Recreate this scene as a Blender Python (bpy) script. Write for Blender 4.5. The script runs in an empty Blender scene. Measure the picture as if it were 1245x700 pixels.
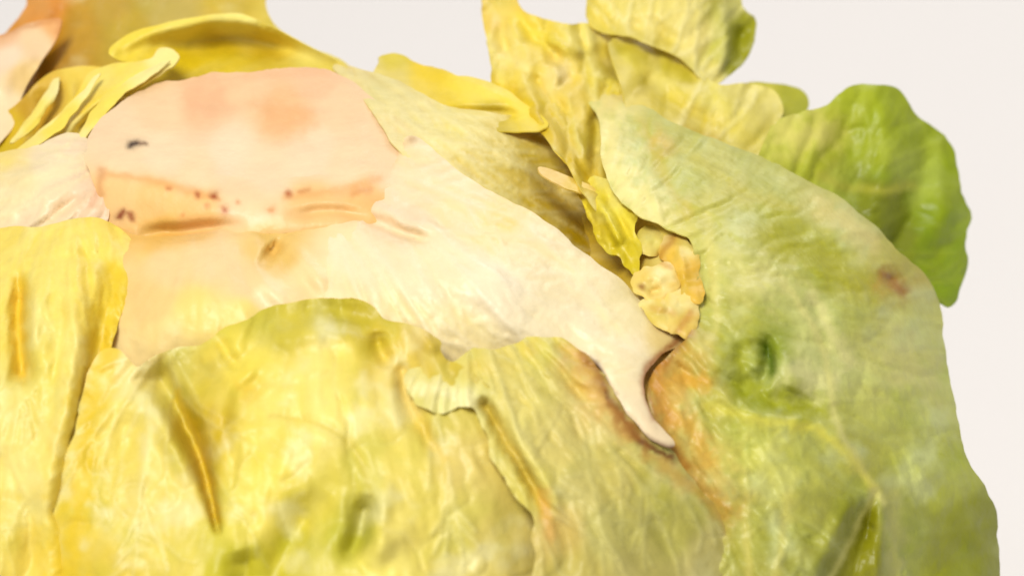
import bpy, math
import numpy as np
from mathutils import Vector, Matrix
from mathutils.geometry import delaunay_2d_cdt

# ------------------------------------------------------------------ camera, world, lamps
S = bpy.context.scene
PX = 0.0001                 # one photograph pixel is a tenth of a millimetre on the head
L = 0.60                    # metres from the lens to the plane through the head's middle
PITCH = math.radians(22)
RIGHT = np.array([1.0, 0, 0])
FWD = np.array([0, math.cos(PITCH), -math.sin(PITCH)])
UP = np.array([0, math.sin(PITCH), math.cos(PITCH)])
CX, CY = 420.0, 830.0       # pixel the middle of the head falls on
HEAD_Z = 0.081
# camera so that pixel (CX,CY) at distance L is the middle of the head
CAM = np.array([0, 0, HEAD_Z]) - FWD * L - RIGHT * (CX - 622.5) * PX + UP * (CY - 350) * PX
cam = bpy.data.cameras.new('camera')
camo = bpy.data.objects.new('camera', cam)
S.collection.objects.link(camo)
M = Matrix(((RIGHT[0], UP[0], -FWD[0], CAM[0]), (RIGHT[1], UP[1], -FWD[1], CAM[1]),
            (RIGHT[2], UP[2], -FWD[2], CAM[2]), (0, 0, 0, 1)))
camo.matrix_world = M
cam.sensor_width = 36.0
cam.lens = 36.0 * L / (1245 * PX)
cam.clip_start, cam.clip_end = 0.01, 20
cam.dof.use_dof = True
cam.dof.focus_distance = L - 0.043
cam.dof.aperture_fstop = 24
S.camera = camo

w = bpy.data.worlds.new('World'); S.world = w; w.use_nodes = True
bg = w.node_tree.nodes['Background']
bg.inputs[0].default_value = (1.0, 0.965, 0.93, 1)
bg.inputs[1].default_value = 0.40

def area(name, loc, target, size, power, col):
    d = bpy.data.lights.new(name, 'AREA'); d.shape = 'DISK'; d.size = size
    d.energy = power; d.color = col
    o = bpy.data.objects.new(name, d); S.collection.objects.link(o)
    o.location = loc
    o.rotation_euler = (Vector(target) - Vector(loc)).to_track_quat('-Z', 'Y').to_euler()
area('softbox_lamp', (-0.22, -0.58, 0.92), (0, 0, 0.08), 0.45, 9.4, (1.0, 0.96, 0.90))
area('added_backdrop_fill', (0.30, 0.75, 0.75), (0.12, 0.48, 0.0), 0.4, 2.3, (1.0, 0.98, 0.96))  # added unseen fill that brightens the sheet behind the head

S.view_settings.view_transform = 'Standard'
S.view_settings.look = 'None'
S.view_settings.exposure = 0.1
S.view_settings.gamma = 1.0
S.render.engine = 'CYCLES'
S.cycles.filter_width = 1.6
S.cycles.use_denoising = True
S.cycles.max_bounces = 12
S.cycles.diffuse_bounces = 8
S.cycles.transmission_bounces = 8

# ------------------------------------------------------------------ numeric helpers
rng = np.random.default_rng(7)
TAB = rng.random((256, 256))
def vnoise(x, y):
    xi = np.floor(x).astype(int); yi = np.floor(y).astype(int)
    fx = x - xi; fy = y - yi
    fx = fx*fx*(3-2*fx); fy = fy*fy*(3-2*fy)
    a = TAB[xi & 255, yi & 255]; b = TAB[(xi+1) & 255, yi & 255]
    c = TAB[xi & 255, (yi+1) & 255]; d = TAB[(xi+1) & 255, (yi+1) & 255]
    return (a*(1-fx)+b*fx)*(1-fy) + (c*(1-fx)+d*fx)*fy
def fbm(x, y, o=4):
    s = 0; a = .5; t = 0
    for k in range(o):
        s = s + a*vnoise(x+17.3*k, y+9.1*k); t += a; a *= .5; x = x*2.03; y = y*2.03
    return s/t*2-1
def worley(x, y):
    xi = np.floor(x).astype(int); yi = np.floor(y).astype(int)
    f1 = np.full(x.shape, 9.0); f2 = np.full(x.shape, 9.0)
    for i in (-1, 0, 1):
        for j in (-1, 0, 1):
            cx = xi+i; cy = yi+j
            px = cx + TAB[cx & 255, cy & 255]; py = cy + TAB[(cx+91) & 255, (cy+37) & 255]
            d = np.hypot(px-x, py-y)
            f2 = np.where(d < f1, f1, np.minimum(f2, d)); f1 = np.minimum(f1, d)
    return f1, f2
def catmull(pts, closed, step):
    P = np.array(pts, float); n = len(P); out = []
    rngk = range(n if closed else n-1)
    for k in rngk:
        if closed: p0, p1, p2, p3 = P[k-1], P[k], P[(k+1) % n], P[(k+2) % n]
        else: p0, p1, p2, p3 = P[max(k-1, 0)], P[k], P[k+1], P[min(k+2, n-1)]
        m = max(1, int(round(np.hypot(*(p2-p1)[:2])/step)))
        for t in np.arange(m)/m:
            out.append(.5*((2*p1)+(-p0+p2)*t+(2*p0-5*p1+4*p2-p3)*t*t+(-p0+3*p1-3*p2+p3)*t**3))
    if not closed: out.append(P[-1])
    return np.array(out)
def inside(x, y, poly):
    r = np.zeros(x.shape, bool)
    X, Y = poly[:, 0], poly[:, 1]
    j = len(poly)-1
    for i in range(len(poly)):
        c = ((Y[i] > y) != (Y[j] > y))
        if c.any():
            with np.errstate(divide='ignore', invalid='ignore'):
                r ^= c & (x < (X[j]-X[i])*(y-Y[i])/(Y[j]-Y[i])+X[i])
        j = i
    return r
def seg_dist(x, y, poly, closed=False, reach=None):
    """distance to a polyline, signed side, arc fraction"""
    best = np.full(x.shape, 1e9); side = np.zeros(x.shape); arc = np.zeros(x.shape)
    n = len(poly); m = n if closed else n-1
    tot = 0
    ls = [np.hypot(*(poly[(k+1) % n]-poly[k])[:2]) for k in range(m)]
    T = sum(ls)+1e-9
    for k in range(m):
        a = poly[k]; b = poly[(k+1) % n]; dx, dy = b[0]-a[0], b[1]-a[1]
        l2 = dx*dx+dy*dy+1e-9
        t = np.clip(((x-a[0])*dx+(y-a[1])*dy)/l2, 0, 1)
        d = np.hypot(x-a[0]-t*dx, y-a[1]-t*dy)
        u = d < best
        best = np.where(u, d, best)
        side = np.where(u, np.sign(dx*(y-a[1])-dy*(x-a[0])), side)
        arc = np.where(u, (tot+t*ls[k])/T, arc)
        tot += ls[k]
    return best, side, arc
def tps(ctrl):
    C = np.array(ctrl, float)
    if len(C) == 1: return lambda x, y: np.full(np.shape(x), C[0, 2])
    P = C[:, :2]/100; v = C[:, 2]; n = len(P)
    r2 = ((P[:, None]-P[None])**2).sum(-1)
    K = .5*r2*np.log(r2+1e-9) + np.eye(n)*.02
    if n < 3:
        A = None
    Q = np.c_[np.ones(n), P]
    A = np.block([[K, Q], [Q.T, np.zeros((3, 3))]])
    s = np.linalg.lstsq(A, np.r_[v, 0, 0, 0], rcond=None)[0]
    def f(x, y):
        x = np.asarray(x)/100; y = np.asarray(y)/100
        o = s[n]+s[n+1]*x+s[n+2]*y
        for k in range(n):
            q = (x-P[k, 0])**2+(y-P[k, 1])**2
            o = o+s[k]*.5*q*np.log(q+1e-9)
        return o
    return f
def lin(c):
    c = np.asarray(c, float)/255
    return np.where(c <= .04045, c/12.92, ((c+.055)/1.055)**2.4)
def smooth(a, b, x):
    t = np.clip((x-a)/(b-a), 0, 1); return t*t*(3-2*t)

def base(x, y, o=0.0):
    """front of the head towards the camera, in pixels from its middle plane"""
    ex = np.abs(x-CX)/np.where(x > CX, 840, 800); ey = np.abs(y-CY)/760
    q = 1-(ex**2.7+ey**2.7)**(2/2.7)
    return 750*np.sqrt(.04*np.logaddexp(0, q/.04))
def world(x, y, wd):
    """pixel and depth (pixels towards the camera) to a point in the world"""
    d = (L - wd*PX)/L
    return (CAM + np.outer(L - wd*PX, FWD) + np.outer((x-622.5)*PX*d, RIGHT)
            - np.outer((y-350)*PX*d, UP))

# ------------------------------------------------------------------ materials
def leaf_material(name, rough, sss, mott, bump, scale):
    m = bpy.data.materials.new(name); m.use_nodes = True
    nt = m.node_tree; N = nt.nodes; K = nt.links
    p = N['Principled BSDF']
    at = N.new('ShaderNodeAttribute'); at.attribute_name = 'Col'
    tc = N.new('ShaderNodeTexCoord')
    n1 = N.new('ShaderNodeTexNoise'); n1.inputs['Scale'].default_value = scale
    n1.inputs['Detail'].default_value = 6; n1.inputs['Roughness'].default_value = .6
    K.new(tc.outputs['Object'], n1.inputs['Vector'])
    rp = N.new('ShaderNodeMapRange')
    rp.inputs['From Min'].default_value = .3; rp.inputs['From Max'].default_value = .7
    rp.inputs['To Min'].default_value = 1-mott; rp.inputs['To Max'].default_value = 1+mott
    K.new(n1.outputs['Fac'], rp.inputs['Value'])
    mx = N.new('ShaderNodeMix'); mx.data_type = 'RGBA'; mx.blend_type = 'MULTIPLY'
    mx.inputs['Factor'].default_value = 1
    K.new(at.outputs['Color'], mx.inputs['A']); K.new(rp.outputs['Result'], mx.inputs['B'])
    K.new(mx.outputs['Result'], p.inputs['Base Color'])
    n2 = N.new('ShaderNodeTexNoise'); n2.inputs['Scale'].default_value = scale*2.3
    n2.inputs['Detail'].default_value = 5
    K.new(tc.outputs['Object'], n2.inputs['Vector'])
    bp = N.new('ShaderNodeBump'); bp.inputs['Strength'].default_value = bump
    bp.inputs['Distance'].default_value = .0006
    K.new(n2.outputs['Fac'], bp.inputs['Height']); K.new(bp.outputs['Normal'], p.inputs['Normal'])
    r2 = N.new('ShaderNodeMapRange')
    r2.inputs['To Min'].default_value = rough-.1; r2.inputs['To Max'].default_value = rough+.15
    K.new(n2.outputs['Fac'], r2.inputs['Value']); K.new(r2.outputs['Result'], p.inputs['Roughness'])
    tr = N.new('ShaderNodeBsdfTranslucent'); K.new(mx.outputs['Result'], tr.inputs['Color']); K.new(bp.outputs['Normal'], tr.inputs['Normal'])
    ms = N.new('ShaderNodeMixShader'); ms.inputs['Fac'].default_value = sss
    K.new(p.outputs['BSDF'], ms.inputs[1]); K.new(tr.outputs['BSDF'], ms.inputs[2])
    K.new(ms.outputs['Shader'], N['Material Output'].inputs['Surface'])
    p.inputs['Specular IOR Level'].default_value = .4
    return m
LEAF = leaf_material('lettuce_leaf', .42, .13, .06, .16, 420)
RIB = leaf_material('lettuce_rib', .40, .10, .05, .2, 300)

# ------------------------------------------------------------------ the setting: a white sheet sweeping up behind
def backdrop():
    prof = [(-1.6, 0)]
    prof += [(y, 0) for y in np.linspace(-1.2, .9, 12)]
    prof += [(.9+.5*math.sin(a), .5-.5*math.cos(a)) for a in np.linspace(.1, math.pi/2, 12)]
    prof += [(1.4, 1.2), (1.4, 2.2)]
    v = []; f = []
    xs = np.linspace(-2, 2, 9)
    for (y, z) in prof:
        for x in xs: v.append((x, y, z))
    n = len(xs)
    for i in range(len(prof)-1):
        for j in range(n-1): f.append((i*n+j, i*n+j+1, (i+1)*n+j+1, (i+1)*n+j))
    me = bpy.data.meshes.new('backdrop'); me.from_pydata(v, [], f)
    me.polygons.foreach_set('use_smooth', [True]*len(f))
    o = bpy.data.objects.new('backdrop', me); S.collection.objects.link(o)
    m = bpy.data.materials.new('white_paper'); m.use_nodes = True
    nt = m.node_tree; p = nt.nodes['Principled BSDF']
    n1 = nt.nodes.new('ShaderNodeTexNoise'); n1.inputs['Scale'].default_value = 3
    n1.inputs['Detail'].default_value = 8
    cr = nt.nodes.new('ShaderNodeValToRGB')
    cr.color_ramp.elements[0].color = (.84, .815, .80, 1); cr.color_ramp.elements[1].color = (.87, .85, .835, 1)
    nt.links.new(n1.outputs['Fac'], cr.inputs['Fac']); nt.links.new(cr.outputs['Color'], p.inputs['Base Color'])
    p.inputs['Roughness'].default_value = .7
    o.data.materials.append(m); o['kind'] = 'structure'
    o['label'] = 'plain white seamless backdrop under and behind the lettuce'
backdrop()

# ------------------------------------------------------------------ the head of lettuce
HEAD = bpy.data.objects.new('lettuce_head', None); S.collection.objects.link(HEAD)
HEAD.location = (0, 0, 0)
HEAD['label'] = 'head of pale green lettuce with cut stem up and browned torn leaf edges'
HEAD['category'] = 'lettuce'

def make_mesh(name, V, F, col, mat, parent, label=None):
    me = bpy.data.meshes.new(name)
    me.from_pydata(V.tolist(), [], F)
    me.polygons.foreach_set('use_smooth', np.ones(len(F), bool))
    a = me.color_attributes.new('Col', 'FLOAT_COLOR', 'POINT')
    a.data.foreach_set('color', np.c_[col, np.ones(len(col))].astype(np.float32).ravel())
    me.materials.append(mat)
    o = bpy.data.objects.new(name, me); S.collection.objects.link(o); o.parent = parent
    if label: o['label'] = label
    return o

def grow_veins(box, veins, seed):
    """branching veins: (origin x, y, angle from, to, count, first length) -> polylines with widths"""
    r = np.random.default_rng(seed+100); out = []
    def go(x, y, a, wd, left, depth):
        pts = [(x, y)]; cur = r.normal(0, .012)
        for k in range(int(left)):
            a += cur+r.normal(0, .07); x += 20*math.cos(a); y += 20*math.sin(a); pts.append((x, y))
            if depth < 3 and k > 0 and r.random() < .30:
                go(x, y, a+r.choice([-1, 1])*r.uniform(.3, .75), wd*.66, (left-k)*r.uniform(.4, .8), depth+1)
            if not (box[0]-60 < x < box[2]+60 and box[1]-60 < y < box[3]+60): break
        if len(pts) > 1: out.append((np.array(pts), wd))
    for (ox, oy, a0, a1, cnt, ln) in veins:
        for k in range(cnt):
            a = math.radians(a0+(a1-a0)*(k+.5)/cnt)+r.normal(0, .04)
            go(ox+r.normal(0, 8), oy+r.normal(0, 8), a, r.uniform(3.0, 6.5), ln, 0)
    return out
def vein_field(X, Y, lines):
    f = np.zeros(len(X))
    for pts, wd in lines:
        n = len(pts)
        for k in range(n-1):
            a, b = pts[k], pts[k+1]
            w0 = wd*(1-.65*k/n); R_ = 3*w0
            m = np.nonzero((X > min(a[0], b[0])-R_) & (X < max(a[0], b[0])+R_) & (Y > min(a[1], b[1])-R_) & (Y < max(a[1], b[1])+R_))[0]
            if not len(m): continue
            dx, dy = b-a; t = np.clip(((X[m]-a[0])*dx+(Y[m]-a[1])*dy)/(dx*dx+dy*dy), 0, 1)
            d = np.hypot(X[m]-a[0]-t*dx, Y[m]-a[1]-t*dy)
            f[m] = np.maximum(f[m], np.exp(-(d/w0)**2)*min(1, w0/3.2))
    return f
GAIN = np.array([.88, .88, .66])
GAIN_RIB = np.array([.87, .83, .74])
def ragged(outline, step, rag, seed):
    out = catmull(outline, True, step)
    if rag:
        t = np.arange(len(out))
        d = np.roll(out, -1, 0)-np.roll(out, 1, 0); nrm = np.c_[d[:, 1], -d[:, 0]]/(np.hypot(d[:, 0], d[:, 1])[:, None]+1e-6)
        out = out+nrm*(rag*2*fbm(t*.12+seed*7.7, t*0+seed, 3))[:, None]
    return out
def patch(name, outline, cols, off=0, depth=None, feats=(), stains_and_shade=(), flow=None, streak=(0, 0),
          pucker=(0, 60), rough=3.0, thick=(5, 1.8), lip=(0, 12), rag=1.2, step=4.0, mat=None,
          parent=None, label=None, seed=0, vein=(255, 246, 200), warp=8.0, veins=None, vamp=(5, .5), mottle=0.0, tone=1.0, hole=None):
    """a leaf or piece of one: an outline laid on the head, with folds, thickness and colour.
    off: lift off the head's round (number or control points); depth: own depth instead of the head's.
    feats: (polyline, width, height, kind, taper): ridge/valley folds; stains: (polyline, width, colour, strength), also painted crease shade and highlights"""
    out = ragged(outline, step, rag, seed)
    x0, y0 = out.min(0); x1, y1 = out.max(0)
    gx, gy = np.meshgrid(np.arange(x0, x1, step), np.arange(y0, y1, step*.9))
    gx[1::2] += step/2
    gx = (gx+rng.uniform(-.8, .8, gx.shape)).ravel(); gy = (gy+rng.uniform(-.8, .8, gy.shape)).ravel()
    k = inside(gx, gy, out); gx, gy = gx[k], gy[k]
    de, _, _ = seg_dist(gx, gy, out, True)
    k = de > step*.6; gx, gy, de = gx[k], gy[k], de[k]
    nb = len(out); ring = out; edges = [(i, (i+1) % nb) for i in range(nb)]; dring = np.zeros(nb)
    if hole is not None:
        k = ~inside(gx, gy, hole) & (seg_dist(gx, gy, hole, True)[0] > step*.6); gx, gy, de = gx[k], gy[k], de[k]
        nh = len(hole); edges += [(nb+i, nb+(i+1) % nh) for i in range(nh)]
        ring = np.r_[out, hole]; dring = np.r_[dring, np.full(nh, 40.0)]
    X = np.r_[ring[:, 0], gx]; Y = np.r_[ring[:, 1], gy]; DE = np.r_[dring, de]
    res = delaunay_2d_cdt([Vector((a, b)) for a, b in zip(X, Y)], edges, [], 1, 1e-5)
    vs = np.array([(v.x, v.y) for v in res[0]]); tri = [tuple(f) for f in res[2] if len(f) == 3]
    if hole is not None:
        ce = vs[np.array(tri)].mean(1); k = inside(ce[:, 0], ce[:, 1], hole)
        tri = [t_ for t_, h_ in zip(tri, k) if not h_]
    orig = res[3]
    src = np.array([o_[0] if o_ else 0 for o_ in orig])
    X, Y, DE = vs[:, 0], vs[:, 1], DE[src]
    n = len(X)
    wx = X+warp*fbm(X/60+seed*3.1, Y/60, 3); wy = Y+warp*fbm(X/60+40, Y/60+seed*1.7, 3)
    # depth
    if callable(depth): W = depth(X, Y)
    elif depth is not None: W = tps(depth)(X, Y)
    else:
        W = base(X, Y)+(off if np.isscalar(off) else tps(off)(X, Y))
    W = W + rough*fbm(X/38+seed, Y/38, 4) + rough*2.0*fbm(X/130+seed*2, Y/130, 2)
    for ft in feats:
        pl = catmull(ft[0], False, 14); wd, am, kind = ft[1], ft[2], ft[3]
        ends = ft[4] if len(ft) > 4 else (0, 0)
        d, s, a = seg_dist(wx*.4+X*.6, wy*.4+Y*.6, pl)
        # width grows from the first to the last value, height tapers at ends
        wv = wd if np.isscalar(wd) else wd[0]+(wd[1]-wd[0])*a
        tp = np.interp(a, [0, .3, .7, 1], [ends[0], 1, 1, ends[1]])
        if kind == 'g': W = W+am*tp*np.exp(-(d/wv)**2)
        elif kind == 'L': W = W+am*tp*np.where(s < 0, np.exp(-d/wv), np.exp(-(d/5)**2))
        elif kind == 'R': W = W+am*tp*np.where(s > 0, np.exp(-d/wv), np.exp(-(d/5)**2))
    streakv = np.zeros(n)
    if flow is not None:
        dx, dy = wx-flow[0], wy-flow[1]
        r = np.hypot(dx, dy); th = np.arctan2(dy, dx)
        streakv = fbm(r/160+seed, th*flow[2], 4)
        W = W+streak[0]*streakv
        vx, vy = r/pucker[1]*.6, th*flow[2]*.45
    else:
        vx, vy = wx/pucker[1], wy/pucker[1]
    f1, f2 = worley(vx+seed, vy+fbm(X/40, Y/40, 2)*.5)
    edge = f2-f1
    if pucker[0]: W = W+pucker[0]*(np.sqrt(np.clip(edge, 0, 1))-.5)
    vf = np.zeros(n)
    if veins:
        vf = vein_field(X+3*fbm(X/25, Y/25, 2), Y, grow_veins((x0, y0, x1, y1), veins, seed))
        W = W+vamp[0]*vf
    if lip[0]: W = W+lip[0]*np.exp(-DE/lip[1])
    # pigment, with some crease shade and highlights painted in
    C = np.array(cols, float); lc = lin(C[:, 2:5])
    num = np.zeros((n, 3)); den = np.zeros(n)
    for k in range(len(C)):
        g = 1/(((wx-C[k, 0])**2+(wy-C[k, 1])**2)+60)**2.4
        num += g[:, None]*lc[k]; den += g
    col = num/den[:, None]
    vc = lin(vein)
    sv = np.clip(streakv, -1, 1)
    a = np.clip(sv, 0, 1)[:, None]*streak[1]
    col = col*(1-a)+vc*a
    col = col*(1-np.clip(-sv, 0, 1)[:, None]*streak[1]*np.array([.16, .10, .55]))
    if pucker[0]:
        a = (np.exp(-edge/.07)*.35*streak[1])[:, None]; col = col*(1-a)+vc*a
    if mottle:
        a = smooth(-.15, .55, fbm(wx/55+seed*5, wy/55+2, 4))[:, None]*mottle
        col = col*(1-a)+col*np.array([.74, .84, .42])*a
        a = smooth(.05, .6, fbm(wx/45+seed*2+60, wy/45, 4))[:, None]*mottle*1.1
        col = col*(1-a)+(.3*lin((255, 250, 220))+.7*vc)*a  # pale blotches also imitate whitish highlights
    if veins: col = col*(1-vf[:, None]*vamp[1])+vc*vf[:, None]*vamp[1]
    col = col*np.asarray(tone)
    for st in stains_and_shade:
        pl = np.array(st[0], float)
        if len(pl) > 2: pl = catmull(st[0], False, 12)
        wn = st[1]*(1+(.8 if st[1] > 6 else .35)*fbm(X/9+seed, Y/9+3, 3))
        sx = X+.35*st[1]*fbm(X/14, Y/14+8, 3)*2; sy = Y+.35*st[1]*fbm(X/14+30, Y/14, 3)*2
        if len(st) > 4:
            ins = inside(sx, sy, np.array(st[0], float)); d, _, _ = seg_dist(sx, sy, np.array(st[0], float), True)
            a = (st[3]*smooth(-st[1], st[1], np.where(ins, d, -d)))[:, None]
            col = col*(1-a)+lin(st[2])*a
            continue
        d = np.hypot(sx-pl[0, 0], sy-pl[0, 1]) if len(pl) == 1 else seg_dist(sx, sy, pl)[0]
        a = (st[3]*np.exp(-(d/np.maximum(wn, 1))**2))[:, None]
        col = col*(1-a)+lin(st[2])*a
    col = np.clip(col*(GAIN_RIB if mat is RIB else GAIN), .003, .93)
    P = world(X, Y, W)
    T = np.array(tri, int)
    # orient towards the camera
    nr = np.cross(P[T[:, 1]]-P[T[:, 0]], P[T[:, 2]]-P[T[:, 0]])
    flip = (nr@FWD) > 0
    T[flip] = T[flip][:, ::-1]; nr[flip] *= -1
    vn = np.zeros((n, 3))
    for c in range(3): np.add.at(vn, T[:, c], nr)
    vn /= np.linalg.norm(vn, axis=1)[:, None]+1e-12
    th = (thick[1]+(thick[0]-thick[1])*smooth(0, 16, DE))*PX
    B = P-vn*th[:, None]
    # rim from boundary edges
    ed = {}
    for a_, b_, c_ in T:
        for e in ((a_, b_), (b_, c_), (c_, a_)): ed[e] = 1
    rim = [(int(b_), int(a_), int(a_)+n, int(b_)+n) for (a_, b_) in ed if (b_, a_) not in ed]
    bi = sorted({q[0] for q in rim}); m = len(bi); loc = {b_: k_ for k_, b_ in enumerate(bi)}
    F = T.tolist()+(T[:, ::-1]+n).tolist()
    F += [[2*n+loc[q[0]], 2*n+loc[q[1]], 2*n+m+loc[q[1]], 2*n+m+loc[q[0]]] for q in rim]
    return make_mesh(name, np.r_[P, B, P[bi], B[bi]], F, np.r_[col, col, col[bi], col[bi]], mat or LEAF, parent or HEAD, label)

# ---- heart: the round mass of inner leaves everything else wraps
def heart():
    nu, nv = 96, 64
    V = []; C = []; F = []
    th = np.linspace(0, 2*np.pi, nu, endpoint=False); ph = np.linspace(-np.pi/2, np.pi/2, nv)
    sp = lambda c: np.sign(c)*np.abs(c)**.92
    for p_ in ph:
        a = sp(np.cos(p_))*sp(np.cos(th)); b = sp(np.cos(p_))*sp(np.sin(th)); c = np.full(nu, sp(np.sin(p_)))
        nz = 1+.04*fbm(a*3+5, b*3+c*2, 4)
        q = (np.outer(a*640*nz*PX, RIGHT)+np.outer(c*600*nz*PX, UP)-np.outer(b*620*nz*PX, FWD))
        V.append(q+np.array([0, 0, HEAD_Z])); C.append(np.tile(lin((238, 222, 130))*.85, (nu, 1)))
    for i in range(nv-1):
        for j in range(nu): F.append((i*nu+j, i*nu+(j+1) % nu, (i+1)*nu+(j+1) % nu, (i+1)*nu+j))
    V = np.concatenate(V); V[:, 2] = np.maximum(V[:, 2], .004)
    make_mesh('heart', V, F, np.concatenate(C), LEAF, HEAD)
heart()

# ---- wrapper leaves round the sides and back, out of the camera's sight
def wrapper(az, el0, el1, half, o, seed):
    nu, nv = 40, 36; V = []; C = []; F = []
    for i in range(nv):
        t = i/(nv-1); el = el0+(el1-el0)*t
        hw = half*(.55+.45*math.sin(math.pi*min(1, t*1.05)))*(1+.06*math.sin(t*17+seed))
        u = np.linspace(-1, 1, nu); a = az+u*hw
        k = o*(1+.04*np.abs(u)**3)*(1+.012*np.sin(u*9+seed+t*5)+.03*fbm(u*2.5+seed, t*4+u*0, 3))
        q = (np.outer(np.cos(el)*np.sin(a)*790*k*PX, RIGHT)+np.outer(np.sin(el)*745*k*PX, UP)-np.outer(np.cos(el)*np.cos(a)*740*k*PX, FWD))
        V.append(q+np.array([0, 0, HEAD_Z]))
        g = np.clip(np.abs(u)**2*.7+.3*t, 0, 1)[:, None]
        C.append((lin((232, 226, 140))*(1-g)+lin((178, 190, 60))*g)*GAIN)
    for i in range(nv-1):
        for j in range(nu-1): F.append((i*nu+j, i*nu+j+1, (i+1)*nu+j+1, (i+1)*nu+j))
    V = np.concatenate(V); C = np.concatenate(C); V[:, 2] = np.maximum(V[:, 2], .003)
    n = len(V); ce = np.array([0, 0, HEAD_Z]); B = ce+(V-ce)*.991
    F2 = F+[(a+n, d+n, c+n, b+n) for a, b, c, d in F]
    ring = [j for j in range(nu)]+[i*nu+nu-1 for i in range(1, nv)]+[(nv-1)*nu+j for j in range(nu-2, -1, -1)]+[i*nu for i in range(nv-2, 0, -1)]
    F2 += [(ring[k], ring[(k+1) % len(ring)], ring[(k+1) % len(ring)]+n, ring[k]+n) for k in range(len(ring))]
    make_mesh('leaf', np.r_[V, B], F2, np.r_[C, C], LEAF, HEAD)
for k, az in enumerate((math.pi, math.pi-1.3, math.pi+1.25, -1.15, 0.1)):
    wrapper(az, .75 if k < 3 else -.05, -1.35, .85, .87-.012*(k % 2) if k < 3 else .85, k*3.1)

# ================================================================= back leaves, top left
patch('leaf', [(-40, 60), (0, 45), (30, 10), (60, -40), (330, -60), (322, 0), (345, 40), (420, 78), (440, 110), (300, 130), (150, 150), (60, 200), (-40, 240)],
      [(60, 8, 226, 150, 70), (95, 30, 206, 158, 50), (130, 15, 206, 168, 70), (150, 35, 206, 174, 60), (210, 12, 205, 182, 100), (290, 15, 222, 190, 70),
       (320, 35, 232, 205, 90), (60, 100, 190, 140, 20), (380, 80, 235, 212, 110), (40, 150, 210, 170, 30)],
      depth=[(0, 0, -60), (330, -60, -120), (330, 60, 60), (100, 60, 60), (0, 200, 150), (420, 80, 80), (180, -50, -100)],
      feats=[([(75, 20), (55, 70), (30, 120)], 14, -45, 'g', (.4, .6))], flow=(60, 260, 9), streak=(8, .25), seed=1, mottle=.4,
      label='dull golden leaf curling up behind the cut stem')
patch('leaf', [(-50, 50), (0, 42), (40, 28), (74, 22), (72, 42), (55, 70), (35, 100), (22, 130), (8, 165), (-50, 200)],
      [(10, 70, 252, 228, 205), (40, 50, 250, 222, 185), (70, 28, 246, 190, 130), (30, 90, 245, 215, 150), (0, 130, 250, 232, 195), (0, 45, 235, 190, 150)],
      depth=[(0, 50, 60), (70, 25, 70), (0, 180, 190), (35, 100, 110), (-50, 100, 110)],
      feats=[([(0, 100), (40, 50)], 18, 14, 'g', (1, .3))], flow=(0, 260, 9), streak=(3, .2), seed=2, mat=RIB,
      stains_and_shade=[([(0, 42), (40, 30), (74, 24), (72, 42)], 5, (205, 130, 60), .6)], label='pale torn leaf rib with an orange tip')
patch('leaf', [(-50, 150), (10, 135), (45, 100), (75, 85), (110, 80), (140, 95), (135, 140), (100, 170), (50, 205), (-50, 230)],
      [(20, 160, 225, 190, 40), (60, 110, 222, 180, 50), (100, 90, 244, 214, 90), (5, 185, 215, 185, 40), (45, 135, 205, 160, 40), (110, 130, 240, 215, 90)],
      depth=[(0, 150, 150), (80, 85, 130), (130, 100, 140), (0, 210, 210), (100, 170, 190)],
      feats=[([(40, 110), (60, 130), (30, 175)], 9, -25, 'g'), ([(75, 90), (90, 120), (40, 170)], 8, 14, 'g')],
      flow=(0, 240, 8), streak=(6, .3), seed=3, vein=(255, 240, 160))
patch('leaf', [(132, 62), (150, 45), (190, 30), (240, 20), (292, 17), (330, 33), (370, 54), (412, 76), (440, 100), (400, 120), (300, 125), (200, 130), (150, 120), (165, 95), (190, 78), (150, 74)],
      [(160, 52, 250, 226, 90), (220, 32, 252, 232, 110), (285, 25, 254, 240, 150), (340, 48, 248, 226, 100), (390, 72, 236, 218, 110), (270, 65, 228, 200, 40),
       (220, 80, 230, 200, 30), (330, 75, 220, 190, 40), (180, 70, 248, 222, 70)],  # gold points under the lip paint its shadow
      depth=[(140, 65, 150), (240, 20, 120), (300, 20, 110), (410, 80, 150), (250, 90, 150), (350, 85, 140), (180, 110, 190)],
      feats=[([(200, 62), (270, 48), (340, 58), (390, 76)], 16, -40, 'g', (.3, .3)), ([(140, 62), (200, 36), (290, 24), (370, 60)], 9, 22, 'g', (.6, .3))],
      flow=(100, 160, 10), streak=(4, .35), lip=(8, 8), seed=4, vein=(255, 246, 170), label='bright yellow leaf edge arching over the cut stem')
patch('leaf', [(214, 64), (216, 74), (190, 95), (160, 112), (138, 130), (118, 160), (100, 185), (50, 200), (-40, 225), (-40, 195), (10, 190), (40, 168), (70, 140), (95, 112), (108, 90), (140, 78), (180, 72), (195, 60)],
      [(200, 70, 254, 240, 170), (160, 85, 252, 228, 100), (120, 95, 252, 232, 130), (130, 120, 250, 224, 90), (80, 150, 253, 236, 160), (100, 165, 240, 214, 100), (30, 185, 252, 232, 140), (95, 125, 246, 220, 90)],
      depth=[(210, 68, 205), (140, 85, 200), (120, 150, 270), (0, 205, 290), (60, 160, 250), (100, 100, 190)],
      feats=[([(190, 72), (130, 115), (70, 160), (10, 195)], 9, 16, 'g'), ([(130, 130), (100, 155), (88, 178)], 6, -26, 'g', (.3, 1)), ([(110, 95), (80, 140), (40, 172)], 6, -12, 'g')],
      flow=(-60, 260, 14), streak=(7, .45), rag=3, seed=5, vein=(255, 248, 190), label='frilled yellow leaf shred left of the cut stem')
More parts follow.
